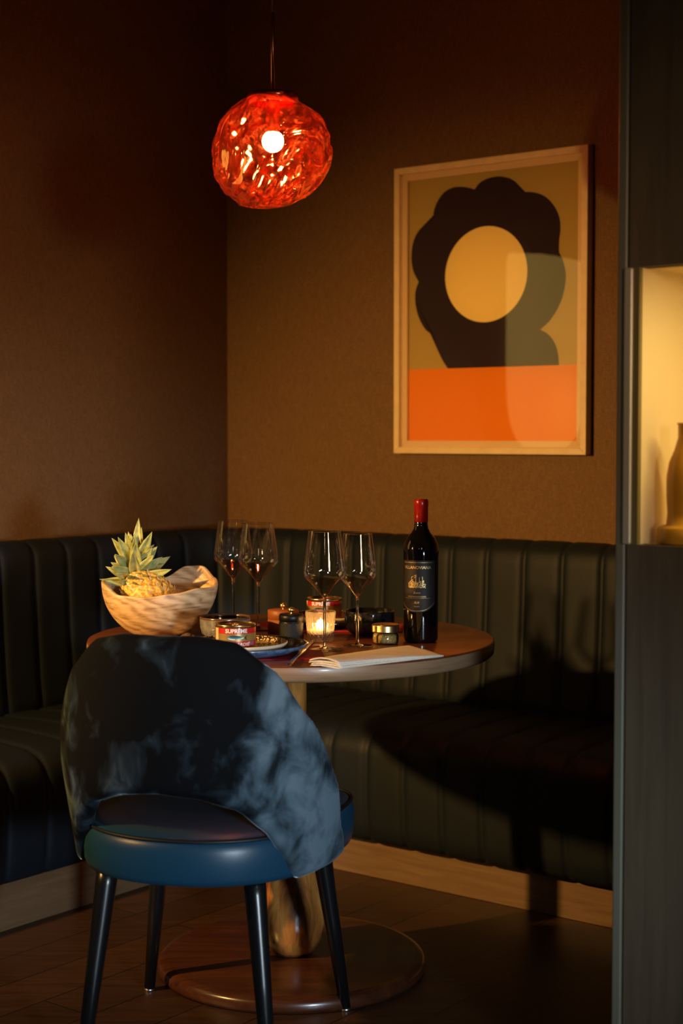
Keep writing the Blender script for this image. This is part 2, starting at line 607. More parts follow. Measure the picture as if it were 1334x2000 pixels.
def ball(bm, c, r, nu=20, nv=12, mat=0, sc=(1, 1, 1)):
    prof = [(r * sin(pi * j / nv), -r * cos(pi * j / nv)) for j in range(nv + 1)]
    prof[0] = (0, -r); prof[-1] = (0, r)
    rings = lathe(bm, prof, nu, mat)
    for ring in rings:
        for v in ring:
            v.co = Vector((v.co.x * sc[0], v.co.y * sc[1], v.co.z * sc[2])) + Vector(c)

def text_bm(bm, s, size, fn, mat=0, align='CENTER', shear=0.0, extr=0.0, bold=0.0):
    """adds the built-in font's glyphs, each vertex put through fn(x, y)"""
    cu = bpy.data.curves.new('glyphs', 'FONT')
    cu.body = s
    cu.size = size
    cu.align_x = align
    cu.shear = shear
    cu.resolution_u = 3
    cu.offset = bold
    o = bpy.data.objects.new('glyphs', cu)
    COL.objects.link(o)
    dg = bpy.context.evaluated_depsgraph_get()
    me = bpy.data.meshes.new_from_object(o.evaluated_get(dg))
    vs = [bm.verts.new(fn(v.co.x, v.co.y)) for v in me.vertices]
    for p in me.polygons:
        try:
            bm.faces.new([vs[i] for i in p.vertices]).material_index = mat
        except ValueError:
            pass
    bpy.data.objects.remove(o)
    bpy.data.curves.remove(cu)
    bpy.data.meshes.remove(me)

def struct(o):
    o['kind'] = 'structure'
    return o

# ---------------------------------------------------------------- the room
H = 3.0
def wall_slab(name, p, along, out, L, mat=M['wall']):
    bm = bmesh.new()
    box(bm, p, along * L, out * 0.12, ZV * H)
    return struct(link(name, bm, mat, smooth=False))
wall_slab('wall_back', R(-0.12, 0), B, A, 3.6)
wall_slab('wall_left', R(0, 0), -A, -B, 4.6)
bm = bmesh.new()
box(bm, (-5, -2.5, -0.1), (10, 0, 0), (0, 9.5, 0), (0, 0, 0.1))
struct(link('floor', bm, M['floor'], smooth=False))
bm = bmesh.new()
box(bm, (-5, -2.5, H), (10, 0, 0), (0, 9.5, 0), (0, 0, 0.1))
struct(link('ceiling', bm, M['ceil'], smooth=False))

# veneered partition on the right with its lit niche
TP = A.dot(W) - A.dot(on_t(1203, 700, 0) * 0) - 2.332
e0 = st(on_t(1204, 850, TP))[0]                     # left edge
e1 = st(on_t(1222, 850, TP))[0]
n0 = st(on_t(1219, 850, TP))[0]
n1 = st(on_t(1247, 850, TP))[0]
zt_n = on_t(1247, 522, TP).z
zb_n = on_t(1247, 1064, TP).z
nr = n1 + 0.62
DP = 0.34
bm = bmesh.new()
# panels (front face at t = TP), with a hole for the niche
def panel(bm, s0, s1, z0, z1, t=TP, d=0.03, mat=0):
    box(bm, R(s0, t, z0), B * (s1 - s0), A * d, ZV * (z1 - z0), mat)
panel(bm, e1 + 0.004, nr + 0.9, 0, zb_n)
panel(bm, e1 + 0.004, nr + 0.9, zt_n, H)
panel(bm, nr, nr + 0.9, zb_n, zt_n)
# carcass sides and back
box(bm, R(e1 + 0.004, TP - 0.03, 0), B * 0.012, A * (DP + 0.06), ZV * H)
box(bm, R(e1 + 0.004, TP - DP - 0.07, 0), B * (nr + 0.9 - e1), A * 0.02, ZV * H)
wr = struct(link('wall_right', bm, M['partition'], smooth=False))
bm = bmesh.new()
box(bm, R(e0, TP + 0.002, 0), B * (e1 - e0), A * 0.03, ZV * H)
edge_trim = struct(bevel(link('trim_1', bm, M['trim'], smooth=False), 0.003))
bm = bmesh.new()
box(bm, R(n1, TP - 0.01, zb_n - 0.01), B * (nr - n1), A * DP, ZV * 0.01)
box(bm, R(n1, TP - 0.01, zt_n), B * (nr - n1), A * DP, ZV * 0.01)
box(bm, R(n1 - 0.008, TP - 0.01, zb_n - 0.01), B * 0.008, A * DP, ZV * (zt_n - zb_n + 0.02))
box(bm, R(nr, TP - 0.01, zb_n - 0.01), B * 0.008, A * DP, ZV * (zt_n - zb_n + 0.02))
box(bm, R(n1 - 0.008, TP - 0.01 - DP, zb_n - 0.01), B * (nr - n1 + 0.016), A * 0.01, ZV * (zt_n - zb_n + 0.02))
link('niche_lining', bm, M['niche_wall'], wr, smooth=False)
bm = bmesh.new()
nm_ = st(on_t(1235, 850, TP))[0]
box(bm, R(n0, TP + 0.006, zb_n), B * (nm_ - n0), A * 0.012, ZV * (zt_n - zb_n))
bevel(link('niche_lip', bm, M['lip'], wr, smooth=False), 0.003)
bm = bmesh.new()
box(bm, R(nm_, TP + 0.001, zb_n), B * (n1 - nm_), A * 0.012, ZV * (zt_n - zb_n))
link('niche_edge', bm, plain('olive_brown_edge', (0.16, 0.12, 0.04), 0.5), wr, smooth=False)
# lamp strip set in the niche ceiling
c = R((n1 + nr) / 2 + 0.05, TP - 0.12, zt_n - 0.006)
light('niche_lamp', 'AREA', c, 2.7, (1.0, 0.80, 0.34), c - ZV, shape='RECTANGLE', size=0.4, size_y=0.03)
# amber vessel in the niche
vb = thing('amber_vase', 'blurred amber glass vase with a wide foot in the lit wall niche', 'vase', R(n1 + 0.056, TP - 0.066, zb_n))
bm = bmesh.new()
lathe(bm, [(0, 0), (.046, 0), (.048, .003), (.048, .026), (.045, .029), (.034, .032), (.032, .05), (.034, .08), (.034, .11), (.030, .135), (.022, .155), (.016, .175), (.016, .195), (.018, .20), (.013, .20), (.012, .17), (0, .16)], 40)
link('vessel', bm, M['amber_obj'], vb)

# ---------------------------------------------------------------- banquette
SEAT_Z = 0.425
bq = thing('corner_banquette', 'black-teal leather corner banquette with vertical channels, running along both walls', 'banquette', R(0.3, 0.3, 0))
BO = bq.location.copy()
CH = 0.124
def pillow(x):
    u = x - math.floor(x)
    return 1 - abs(2 * u - 1) ** 8
# backrest: path with a rounded inner corner
Rb = 0.22
o0 = 0.135
def back_path(q):
    """q<0 along the left wall, q>0 along the back wall, arc in the middle. returns base point & outward normal"""
    arc = Rb * pi / 2
    if abs(q) <= arc / 2:
        a = q / Rb                                     # -45..45 deg
        c = R(o0 + Rb, o0 + Rb)
        d = (B * -cos(a + pi / 4) + A * sin(a + pi / 4))
        return c + d * Rb, -d
    e = abs(q) - arc / 2
    if q > 0:
        return R(o0 + Rb + e, o0), -A
    return R(o0, o0 + Rb + e), B
back_prof = [(-.115, .38), (-.115, .86), (-.105, .885), (-.085, .896), (-.06, .9), (-.035, .896), (-.012, .885), (0.002, .862), (.006, .83), (.008, .76), (.014, .64), (.022, .52), (.03, .45), (.032, .40), (0.0, .38)]
arc = Rb * pi / 2
q0, q1 = -3.4, 2.5
NQ = int((q1 - q0) / CH * 20)
off = (0.753 - (o0 + Rb) + arc / 2)
def bfn(u, v):
    q = q0 + (q1 - q0) * u
    p, n = back_path(q)
    i = v * (len(back_prof) - 1)
    o, z = back_prof[int(round(i))]
    pw = pillow((q - off) / CH)
    wgt = max(0, min(1, (o + .08) / .09)) if z > .38 else 0
    k = -0.012 * (1 - pw) * wgt
    return p + n * (o + k) + ZV * (z - 0.004 * (1 - pw) * (1 if z > .8 else 0)) - BO
bm = bmesh.new()
grid(bm, NQ, len(back_prof) - 1, bfn)
bko = link('backrest', bm, M['leather'], bq)

def seat_mesh(s_dir, lo, hi, phase, ch):
    """s_dir 0: along the back wall (s from lo to hi); 1: along the left wall"""
    front = 0.64
    prof = [(.10, SEAT_Z - .01), (.14, SEAT_Z - .003), (.2, SEAT_Z), (.3, SEAT_Z + .004), (.4, SEAT_Z + .004), (.5, SEAT_Z), (.56, SEAT_Z - .004)]
    rr = .075
    for k in range(1, 9):
        a = k / 8 * pi / 2
        prof.append((front - rr + rr * sin(a), SEAT_Z - .008 - rr + rr * cos(a)))
    prof += [(front + .002, .28), (front, .22), (front - .004, .16), (front - .01, .125), (front - .02, .11), (front - .05, .105)]
    n = int((hi - lo) / ch * 20)
    def fn(u, v):
        s = lo + (hi - lo) * u
        i = int(round(v * (len(prof) - 1)))
        t, z = prof[i]
        g = 0.010 * (1 - pillow((s - phase) / ch))
        if i <= 6: z -= g
        elif i <= 14:
            a = (i - 6) / 8 * pi / 2
            t -= g * sin(a); z -= g * cos(a)
        else: t -= g
        return (R(s, t, z) if s_dir == 0 else R(t, s, z)) - BO
    bm = bmesh.new()
    grid(bm, n, len(prof) - 1, fn)
    return bm
link('seat', seat_mesh(0, .12, 2.9, 1.066, .1215), M['leather'], bq)
link('seat', seat_mesh(1, .60, 3.6, .742, .127), M['leather'], bq)
bm = bmesh.new()
box(bm, R(.55, .585, 0) - BO, B * 2.4, A * .02, ZV * .115)
bevel(link('plinth', bm, M['plinth'], bq, smooth=False), .002)
bm = bmesh.new()
box(bm, R(.625, .585, 0) - BO, -A * 2.9, -B * .02, ZV * .115)
bevel(link('plinth', bm, M['plinth'], bq, smooth=False), .002)

# ---------------------------------------------------------------- framed print
FD = .034
fr = thing('framed_print', 'dark scalloped flower print in a pale wooden box frame on the brown wall', 'picture', R(1.5, 0.02, 1.0))
FO = fr.location.copy()
def fpt(px, py, t=FD):
    return on_t(px, py, t) - FO
def quad_prism(bm, cs, t0, t1, mat=0):
    """cs: 4 (s,z) corners; slab between t0 and t1"""
    f = [R(s, t1, z) - FO for s, z in cs]
    b = [R(s, t0, z) - FO for s, z in cs]
    fv = [bm.verts.new(p) for p in f]; bv = [bm.verts.new(p) for p in b]
    bm.faces.new(fv).material_index = mat
    bm.faces.new(bv[::-1]).material_index = mat
    n = len(cs)
    for i in range(n):
        bm.faces.new((fv[i], bv[i], bv[(i + 1) % n], fv[(i + 1) % n])).material_index = mat
pL = on_t(769, 600, FD); pR_ = on_t(1146, 600, FD)
sL, sR = st(pL)[0], st(pR_)[0]
zT = (on_t(770, 329, FD).z + on_t(1145, 283, FD).z) / 2
zB = (on_t(770, 887, FD).z + on_t(1147, 887, FD).z) / 2
def ring_frame(bm, s0, s1, z0, z1, wd, t0, t1):
    quad_prism(bm, [(s0, z0), (s1, z0), (s1 - wd, z0 + wd), (s0 + wd, z0 + wd)], t0, t1)
    quad_prism(bm, [(s1, z0), (s1, z1), (s1 - wd, z1 - wd), (s1 - wd, z0 + wd)], t0, t1)
    quad_prism(bm, [(s1, z1), (s0, z1), (s0 + wd, z1 - wd), (s1 - wd, z1 - wd)], t0, t1)
    quad_prism(bm, [(s0, z1), (s0, z0), (s0 + wd, z0 + wd), (s0 + wd, z1 - wd)], t0, t1)
FWD = .0195
bm = bmesh.new()
ring_frame(bm, sL, sR, zB, zT, FWD, .002, FD)
bevel(link('frame', bm, M['frame'], fr, smooth=False), .0015, 2)
bm = bmesh.new()
ring_frame(bm, sL + FWD, sR - FWD, zB + FWD, zT - FWD, .020, .006, .018)
bevel(link('spacer', bm, M['mat'], fr, smooth=False), .001, 2)
bm = bmesh.new()
quad_prism(bm, [(sL + .01, zB + .01), (sR - .01, zB + .01), (sR - .01, zT - .01), (sL + .01, zT - .01)], .004, .007)
link('backing', bm, M['mat'], fr, smooth=False)
bm = bmesh.new()
g = FWD + .002
quad_prism(bm, [(sL + g, zB + g), (sR - g, zB + g), (sR - g, zT - g), (sL + g, zT - g)], .0245, .026)
link('glazing', bm, M['pane'], fr, smooth=False)
# the print: traced shapes lying on the paper
TPR = .0075
def tr(x, y):                                        # crop pixels to photograph pixels
    return 740 + x * .4453, 260 + y * .4453
bm = bmesh.new()
s0p, z0p = sL + FWD + .018, zB + FWD + .018
s1p, z1p = sR - FWD - .018, zT - FWD - .018
ob = (on_t(*tr(133, 1041), TPR).z + on_t(*tr(850, 1012), TPR).z) / 2
def flat(pts, t, mat):
    vs = [bm.verts.new(R(s, t, z) - FO) for s, z in pts]
    f = bm.faces.new(vs); f.material_index = mat
flat([(s0p, ob), (s1p, ob), (s1p, z1p), (s0p, z1p)], TPR, 0)
flat([(s0p, z0p), (s1p, z0p), (s1p, ob), (s0p, ob)], TPR, 1)
lobes = [
 [(303, 1031), (283, 1003), (262, 960), (250, 925), (244, 890)],
 [(244, 890), (205, 862), (178, 815), (163, 765), (159, 720), (163, 685), (175, 652)],
 [(175, 652), (153, 610), (144, 565), (144, 520), (152, 475), (170, 435), (200, 403), (238, 381)],
 [(238, 381), (242, 340), (257, 300), (283, 263), (318, 241), (352, 235), (388, 238), (420, 247)],
 [(420, 247), (445, 216), (487, 196), (533, 190), (580, 201), (612, 226), (632, 258)],
 [(632, 258), (676, 259), (725, 275), (765, 313), (790, 362), (797, 412), (792, 460), (778, 502)],
 [(778, 502), (802, 544), (817, 595), (820, 640), (808, 710), (785, 768), (750, 822), (708, 862)],
 [(708, 862), (742, 882), (770, 918), (785, 962), (790, 1010)]]
def dense(pts, n=4):
    out = []
    P = [Vector(p) for p in pts]
    P = [P[0] * 2 - P[1]] + P + [P[-1] * 2 - P[-2]]
    for i in range(1, len(P) - 2):
        for k in range(n):
            t = k / n
            a, b, c_, d = P[i - 1], P[i], P[i + 1], P[i + 2]
            out.append(.5 * ((2 * b) + (c_ - a) * t + (2 * a - 5 * b + 4 * c_ - d) * t * t + (3 * b - a - 3 * c_ + d) * t ** 3))
    return out
pts = []
for L_ in lobes:
    pts += dense(L_)
pts.append(Vector((790, 1010)))
pl = []
for p in pts:
    q = on_t(*tr(p.x, p.y), TPR)
    s, t = st(q)
    pl.append([s, q.z])
pl[0][1] = ob; pl[-1][1] = ob
flat(pl, TPR + .0006, 2)
cc = on_t(*tr(472, 619), TPR); cs_, _ = st(cc)
rr_s = (st(on_t(*tr(652, 619), TPR))[0] - st(on_t(*tr(292, 619), TPR))[0]) / 2
rr_z = (on_t(*tr(472, 408), TPR).z - on_t(*tr(472, 829), TPR).z) / 2
cs_ = (st(on_t(*tr(652, 619), TPR))[0] + st(on_t(*tr(292, 619), TPR))[0]) / 2
flat([(cs_ + rr_s * cos(a * pi / 40), cc.z + rr_z * sin(a * pi / 40)) for a in range(80)], TPR + .0012, 3)
bmesh.ops.triangulate(bm, faces=bm.faces)
link('print', bm, [M['paper_olive'], M['paper_orange'], M['paper_dark'], M['paper_cream']], fr, smooth=False)

# ---------------------------------------------------------------- pendant lamp
LC = CAM + ray(533, 297) * (3.62 / ray(533, 297).y)
pxm = 3.62 / F_PX
pn = thing('pendant_lamp', 'glowing red copper blown-glass pendant lamp hanging above the round table', 'lamp', LC)
sil = [(480, 195), (428, 252), (420, 275), (417, 307), (419, 330), (425, 355), (435, 370), (452, 385), (470, 394), (488, 401), (524, 404), (562, 398), (587, 386), (608, 372), (634, 343), (643, 320), (647, 297), (646, 275), (641, 254), (620, 228), (600, 214), (577, 197)]
spol = sorted([(atan2(-(y - 297), x - 533), hypot(x - 533, y - 297) * pxm) for x, y in sil])
def srad(al):
    al = (al + pi) % (2 * pi) - pi
    P = [(spol[-1][0] - 2 * pi, spol[-1][1])] + spol + [(spol[0][0] + 2 * pi, spol[0][1])]
    for (a0, r0), (a1, r1) in zip(P, P[1:]):
        if a0 <= al <= a1:
            t = (al - a0) / (a1 - a0)
            return r0 + (r1 - r0) * t
    return .12
top_el = atan2(102, 48)
def shell_fn(u, v):
    az = 2 * pi * u
    el = -pi / 2 + (top_el + pi / 2) * v
    rr = sum(srad(el + k * .05) for k in (-3, -2, -1, 0, 1, 2, 3)) / 7; rl = sum(srad(pi - el + k * .05) for k in (-3, -2, -1, 0, 1, 2, 3)) / 7
    wr_ = (1 + cos(az)) / 2
    wr_ = wr_ * wr_ * (3 - 2 * wr_)
    r = rr * wr_ + rl * (1 - wr_)
    d = Vector((cos(az) * cos(el), sin(az) * cos(el), sin(el)))
    # swirled, hand-blown waves running up to the right
    q = d * 1.1
    wv = Vector((noise.noise(q), noise.noise(q + Vector((7, 3, 1))), noise.noise(q + Vector((2, 9, 4)))))
    a_ = (d.x + d.z) * .707
    b_ = (d.x - d.z) * .707
    st_ = Vector((b_ * 2.6, d.y * 1.3, a_ * .5)) + wv * 1.4
    h = noise.noise(st_) * .0045 + noise.noise(st_ * 2.2 + Vector((3, 1, 5))) * .0064 + noise.noise(st_ * 4.6 + Vector((1, 8, 5))) * .0013
    fade = min(1, (1 - v) * 5) * min(1, max(0.15, v * 6))
    return d * (r + h * fade)
bm = bmesh.new()
grid(bm, 260, 170, shell_fn, wrap_u=True)
bmesh.ops.remove_doubles(bm, verts=bm.verts, dist=1e-5)
link('lamp_shade', bm, M['shell'], pn)
zt_l = 102 * pxm
rt = 49 * pxm
bm = bmesh.new()
lathe(bm, [(rt * .86, zt_l - .012), (rt * 1.0, zt_l - .006), (rt * 1.02, zt_l + .004), (rt, zt_l + .009), (rt * .96, zt_l + .010), (.012, zt_l + .010), (.006, zt_l + .014), (0, zt_l + .014)], 64)
link('rim_cap', bm, M['shell_rim'], pn)
bm = bmesh.new()
zr = (297 - 35) * pxm
lathe(bm, [(0, zt_l + .008), (.0045, zt_l + .009), (.0045, zr), (.003, zr + .004), (0, zr + .004)], 16)
link('rod', bm, M['copper'], pn)
bm = bmesh.new()
tube(bm, [(0, 0, zr), (.001, 0, zr + .1), (-.002, 0, zr + .25), (0, 0, H - LC.z)], .002, 8)
link('cable', bm, M['cable'], pn)
bm = bmesh.new()
lathe(bm, [(0, zt_l + .006), (.016, zt_l + .006), (.016, .045), (.013, .040), (0, .040)], 32)
link('bulb_socket', bm, M['copper'], pn)
bm = bmesh.new()
ball(bm, (0, 0, .024), .025, 28, 18)
lathe(bm, [(.012, .04), (.017, .042), (.012, .045)], 24)
link('bulb', bm, M['bulb'], pn)

# ---------------------------------------------------------------- table
TC = Vector((-.112, 3.5, 0))
TZ = .75
tb = thing('round_table', 'round walnut pedestal table laid with glasses and plates in the banquette corner', 'table', TC)
bm = bmesh.new()
TR_ = .452
lathe(bm, [(0, TZ), (TR_ - .004, TZ), (TR_ - .001, TZ - .001), (TR_, TZ - .004)], 128, 0)
lathe(bm, [(TR_, TZ - .004), (TR_ + .001, TZ - .014), (TR_ - .001, TZ - .029), (TR_ - .006, TZ - .034), (TR_ - .05, TZ - .036), (0, TZ - .036)], 128, 1)
bmesh.ops.remove_doubles(bm, verts=bm.verts, dist=1e-5)
link('table_top', bm, [M['table'], M['table_rim']], tb)
bm = bmesh.new()
lathe(bm, [(0, TZ - .037), (.12, TZ - .037), (.12, TZ - .045), (.04, TZ - .05), (.034, TZ - .06), (.034, .33), (.036, .30), (.042, .26), (.054, .22), (.068, .18), (.077, .14), (.078, .11), (.072, .075), (.058, .048), (.045, .036), (0, .034)], 64)
link('pedestal', bm, M['turned'], tb)
bm = bmesh.new()
lathe(bm, [(0, .034), (.28, .034), (.294, .031), (.301, .024), (.302, .010), (.299, .001), (0, .001)], 128)
link('base_disc', bm, M['base'], tb)

# ---------------------------------------------------------------- chair
ch = thing('velvet_chair', 'dark blue velvet tub chair with blue leather seat, black legs, at the table', 'chair', (-.252, 3.06, 0), radians(-15.5))
zt_k = [(0, .842), (15, .843), (30, .831), (45, .780), (60, .688), (75, .565), (85, .465), (98, .394)]
zb_k = [(0, .560), (15, .553), (30, .530), (42, .485), (50, .44), (56, .395), (60, .380), (75, .382), (98, .385)]
def interp(K, x):
    x = abs(x)
    for (a, p), (b, q) in zip(K, K[1:]):
        if x <= b:
            t = (x - a) / (b - a)
            t = t * t * (3 - 2 * t) * .35 + t * .65
            return p + (q - p) * t
    return K[-1][1]
def shell_pt(phi, z, off):
    fl = .91 + .12 * min(1, max(0, (z - .38) / .2)) - .05 * max(0, (z - .65) / .2)
    a = radians(phi)
    rx, ry = .264 * fl, .285 * fl - .02 * (z - .6)
    n = Vector((sin(a), -cos(a), 0))
    return Vector((rx * sin(a), -ry * cos(a) - .0, z)) + n * off
PH = 98
TH = .019
def chair_shell(bm):
    N = 90
    prof = []
    # closed cross-section: outer from bottom to top, rounded top, inner downwards, rounded bottom
    K = 14
    for k in range(K + 1): prof.append(('o', k / K))
    for k in range(1, 8): prof.append(('t', k / 8))
    for k in range(K + 1): prof.append(('i', 1 - k / K))
    for k in range(1, 8): prof.append(('b', k / 8))
    rows = []
    for i in range(N + 1):
        phi = -PH + 2 * PH * i / N
        zb, zt = interp(zb_k, phi), interp(zt_k, phi)
        zt = max(zt, zb + .006)
        e = min(1, (PH - abs(phi)) / 6 + .25)
        th = TH * e
        rnd = min(th, (zt - zb) / 2.2)
        row = []
        for kind, t in prof:
            if kind == 'o': z, o = zb + rnd + (zt - zb - 2 * rnd) * t, th
            elif kind == 'i': z, o = zb + rnd + (zt - zb - 2 * rnd) * t, -th
            elif kind == 't': z, o = zt - rnd + rnd * sin(pi * t), th * cos(pi * t)
            else: z, o = zb + rnd - rnd * sin(pi * t), -th * cos(pi * t)
            row.append(bm.verts.new(shell_pt(phi, z, o)))
        rows.append(row)
    n = len(prof)
    for a, b in zip(rows, rows[1:]):
        for j in range(n):
            bm.faces.new((a[j], b[j], b[(j + 1) % n], a[(j + 1) % n]))
    bm.faces.new(rows[0]); bm.faces.new(rows[-1][::-1])
bm = bmesh.new()
chair_shell(bm)
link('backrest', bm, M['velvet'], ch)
# seat cushion, a rounded trapezoid
def seat_outline(a, g=0.0):
    # superellipse: round behind, squarer in front
    c_, s_ = cos(a), sin(a)
    n = 2.2 if s_ < 0 else 3.6
    r = (abs(c_) ** n + abs(s_) ** n) ** (-1 / n)
    y = s_ * r * (.262 if s_ > 0 else .262)
    x = c_ * r * (.243 + .02 * max(0, s_))
    d = Vector((x, y, 0))
    return d * (1 - g / d.length)
bm = bmesh.new()
rows = []
SP = [(.06, .384), (.02, .380), (.004, .385), (0, .396), (-.003, .42), (-.003, .445), (0, .456), (.004, .464), (.012, .470), (.03, .476), (.07, .482), (.12, .486), (.18, .487)]
for k in range(96):
    a = 2 * pi * k / 96
    rows.append([bm.verts.new(seat_outline(a, g_) + ZV * z) for g_, z in SP])
for k in range(96):
    a_, b_ = rows[k], rows[(k + 1) % 96]
    for j in range(len(SP) - 1):
        bm.faces.new((a_[j], b_[j], b_[j + 1], a_[j + 1]))
bm.faces.new([r[0] for r in rows]); bm.faces.new([r[-1] for r in rows][::-1])
link('seat', bm, M['seat_blue'], ch)
bm = bmesh.new()
loop = [seat_outline(2 * pi * k / 96, .003) + ZV * .467 for k in range(97)]
tube(bm, loop, .0032, 8, cap=False)
link('piping', bm, M['piping'], ch)
for tx, ty, bx, by in ((-.15, -.165, -.175, -.245), (.14, -.165, .195, -.235), (-.175, .17, -.235, .235), (.165, .17, .205, .235)):
    bm = bmesh.new()
    T_, B_ = Vector((tx, ty, .392)), Vector((bx, by, .004))
    tube(bm, [T_, T_.lerp(B_, .1), T_.lerp(B_, .5), B_], [.021, .0205, .0165, .0115], 24)
    lg = link('leg', bm, M['black_leg'], ch)
    bm = bmesh.new()
    lathe(bm, [(0, 0), (.012, 0), (.0125, .003), (.0115, .007), (0, .007)], 20, c=(bx, by, 0))
    link('glide', bm, M['metal'], lg)

# ---------------------------------------------------------------- wine glasses
def onT(px, py, z=TZ):
    return on_z(px, py, z)
def wine_glass(label, loc):
    g = thing('wine_glass', label, 'wine glass', loc, 0, 'wine glasses on the round table')
    bm = bmesh.new()
    P = [(.0045, .110), (.010, .116), (.020, .1285), (.033, .1415), (.0425, .151), (.0462, .159), (.0466, .166), (.0452, .176), (.0425, .195), (.0385, .222), (.0350, .2465)]
    # smooth the profile
    Q = [v for v in dense([(a, b) for a, b in P], 4)] + [Vector(P[-1])]
    lathe(bm, [(v.x, v.y) for v in Q], 64)
    link('bowl', bm, M['wine'], g, normals=False)
    bm = bmesh.new()
    tube(bm, [(.0347 * cos(k * pi / 24), .0347 * sin(k * pi / 24), .2467) for k in range(49)], .0007, 6, cap=False)
    link('rim', bm, M['clear'], g)
    bm = bmesh.new()
    lathe(bm, [(0, .0045), (.0035, .008), (.0032, .02), (.0031, .07), (.0035, .098), (.0048, .110), (.008, .1145), (.0045, .1165), (0, .117)], 28)
    link('stem', bm, M['clear'], g)
    bm = bmesh.new()
    lathe(bm, [(0, .0005), (.034, .0005), (.0375, .001), (.0378, .0016), (.036, .0022), (.02, .0032), (.008, .005), (.0038, .008), (0, .0085)], 56)
    link('foot', bm, M['clear'], g)
    return g
wine_glass('tall empty wine glass, leftmost of the four, behind the blue-grey bowl', onT(456, 1219))
wine_glass('tall empty wine glass second from the left, behind the fish tin', onT(505, 1229))
wine_glass('tall empty wine glass standing in front of the candle tumbler', onT(634, 1269)).scale = (.97, .97, 1.01)
wine_glass('tall empty wine glass nearest the bottle, its foot behind the folded napkin', onT(698, 1262)).scale = (.89, .89, .975)

# ---------------------------------------------------------------- bottle
bt = thing('wine_bottle', 'dark red-wine bottle with red capsule and dark gold-lettered label', 'bottle', onT(822, 1253))
BR = .0385
bm = bmesh.new()
bp = [(0, .0), (.030, .0), (.0355, .003), (.0372, .010), (.0385, .19), (.0387, .200), (.0365, .214), (.030, .228), (.0215, .238), (.0162, .247), (.0145, .257), (.0142, .29), (0, .29)]
lathe(bm, bp, 64)
link('glass_body', bm, M['bottle'], bt)
bm = bmesh.new()
lathe(bm, [(.0146, .262), (.0150, .262), (.0150, .294), (.0158, .296), (.0160, .306), (.0150, .310), (.0138, .3115), (0, .312)], 40)
link('capsule', bm, M['wax_red'], bt)
view = atan2(-bt.location.y, -bt.location.x)      # direction to camera
LA = view - radians(14)
def cyl(a, z, r):
    return Vector((r * cos(a), r * sin(a), z))
bm = bmesh.new()
LW = 1.12
def lab(u, v):
    a = LA - LW + 2 * LW * u
    x = 2 * u - 1
    zb = .068 + .018 * abs(x) ** 2.4
    return cyl(a, zb + (.180 - zb) * v, .0391)
grid(bm, 40, 6, lab)
lb = link('label', bm, M['label'], bt)
bm = bmesh.new()
rg = .0394
def onb(x, y, cz):
    return cyl(LA + x / rg, cz + y, rg)
text_bm(bm, 'VILLANOVIANA', .0092, lambda x, y: onb(x, y, .1620), bold=.0001)
text_bm(bm, 'Susco', .0068, lambda x, y: onb(x, y, .1085), shear=.4)
text_bm(bm, 'DENOMINAZIONE ROSSO', .0036, lambda x, y: onb(x, y, .1010))
text_bm(bm, 'SUR', .0065, lambda x, y: onb(x, y, .0870), shear=.3)
text_bm(bm, 'VIGNETI', .0034, lambda x, y: onb(x, y, .0795))
def strip(x0, x1, y, hgt):
    grid(bm, 24, 1, lambda u, v: onb(x0 + (x1 - x0) * u, v * hgt, y))
strip(-.036, .036, .1755, .0007)
strip(-.030, .030, .0985, .0004)
grid(bm, 40, 1, lambda u, v: cyl(LA - LW * .93 + 2 * LW * .93 * u, .0705 + .018 * abs(2 * u - 1) ** 2.4 + v * .0007, rg))
# engraved house among trees, in gold
def poly(ps, cz=.132):
    vs = [bm.verts.new(onb(x, y, cz)) for x, y in ps]
    bm.faces.new(vs)
def bar(x0, y0, x1, y1, wd=.0005):
    dx, dy = x1 - x0, y1 - y0
    L_ = hypot(dx, dy); nx, ny = -dy / L_ * wd, dx / L_ * wd
    poly([(x0 + nx, y0 + ny), (x1 + nx, y1 + ny), (x1 - nx, y1 - ny), (x0 - nx, y0 - ny)])
for seg in ((-.012, .004, -.002, .014), (-.002, .014, .013, .010), (-.012, .004, -.012, .012), (-.012, .012, -.002, .017), (-.002, .017, .013, .013), (.013, .013, .013, 0), (-.002, .017, -.002, .0), (.006, .012, .006, .002)):
    bar(*seg)
rnd = random.Random(3)
for k in range(300):
    x = rnd.uniform(-.020, .020)
    y = rnd.uniform(-.0115, .0035 if abs(x) > .006 else .0015)
    if abs(x) > .016 and y > .001: continue
    a = rnd.uniform(.6, 2.4); l_ = rnd.uniform(.0008, .0022)
    bar(x, y, x + l_ * cos(a), y + l_ * sin(a), rnd.uniform(.0003, .0007))
link('lettering', bm, M['gold_ink'], lb, smooth=False, normals=False)

# ---------------------------------------------------------------- plates, tins, bowls
def plate(name, label, loc, r, hgt, m_in, m_out, group=None, well=.72):
    bm = bmesh.new()
    lathe(bm, [(0, .004), (r * well, .004), (r * (well + .08), .0065), (r * .94, hgt - .001), (r * .985, hgt)], 96, 0)
    lathe(bm, [(r * .985, hgt), (r, hgt - .0015), (r * .99, hgt - .005), (r * (well + .05), .0012), (r * well * .95, 0), (0, 0)], 96, 1)
    bmesh.ops.remove_doubles(bm, verts=bm.verts, dist=1e-5)
    return tag(link(name, bm, [m_in, m_out], loc=loc), label, 'plate', group)

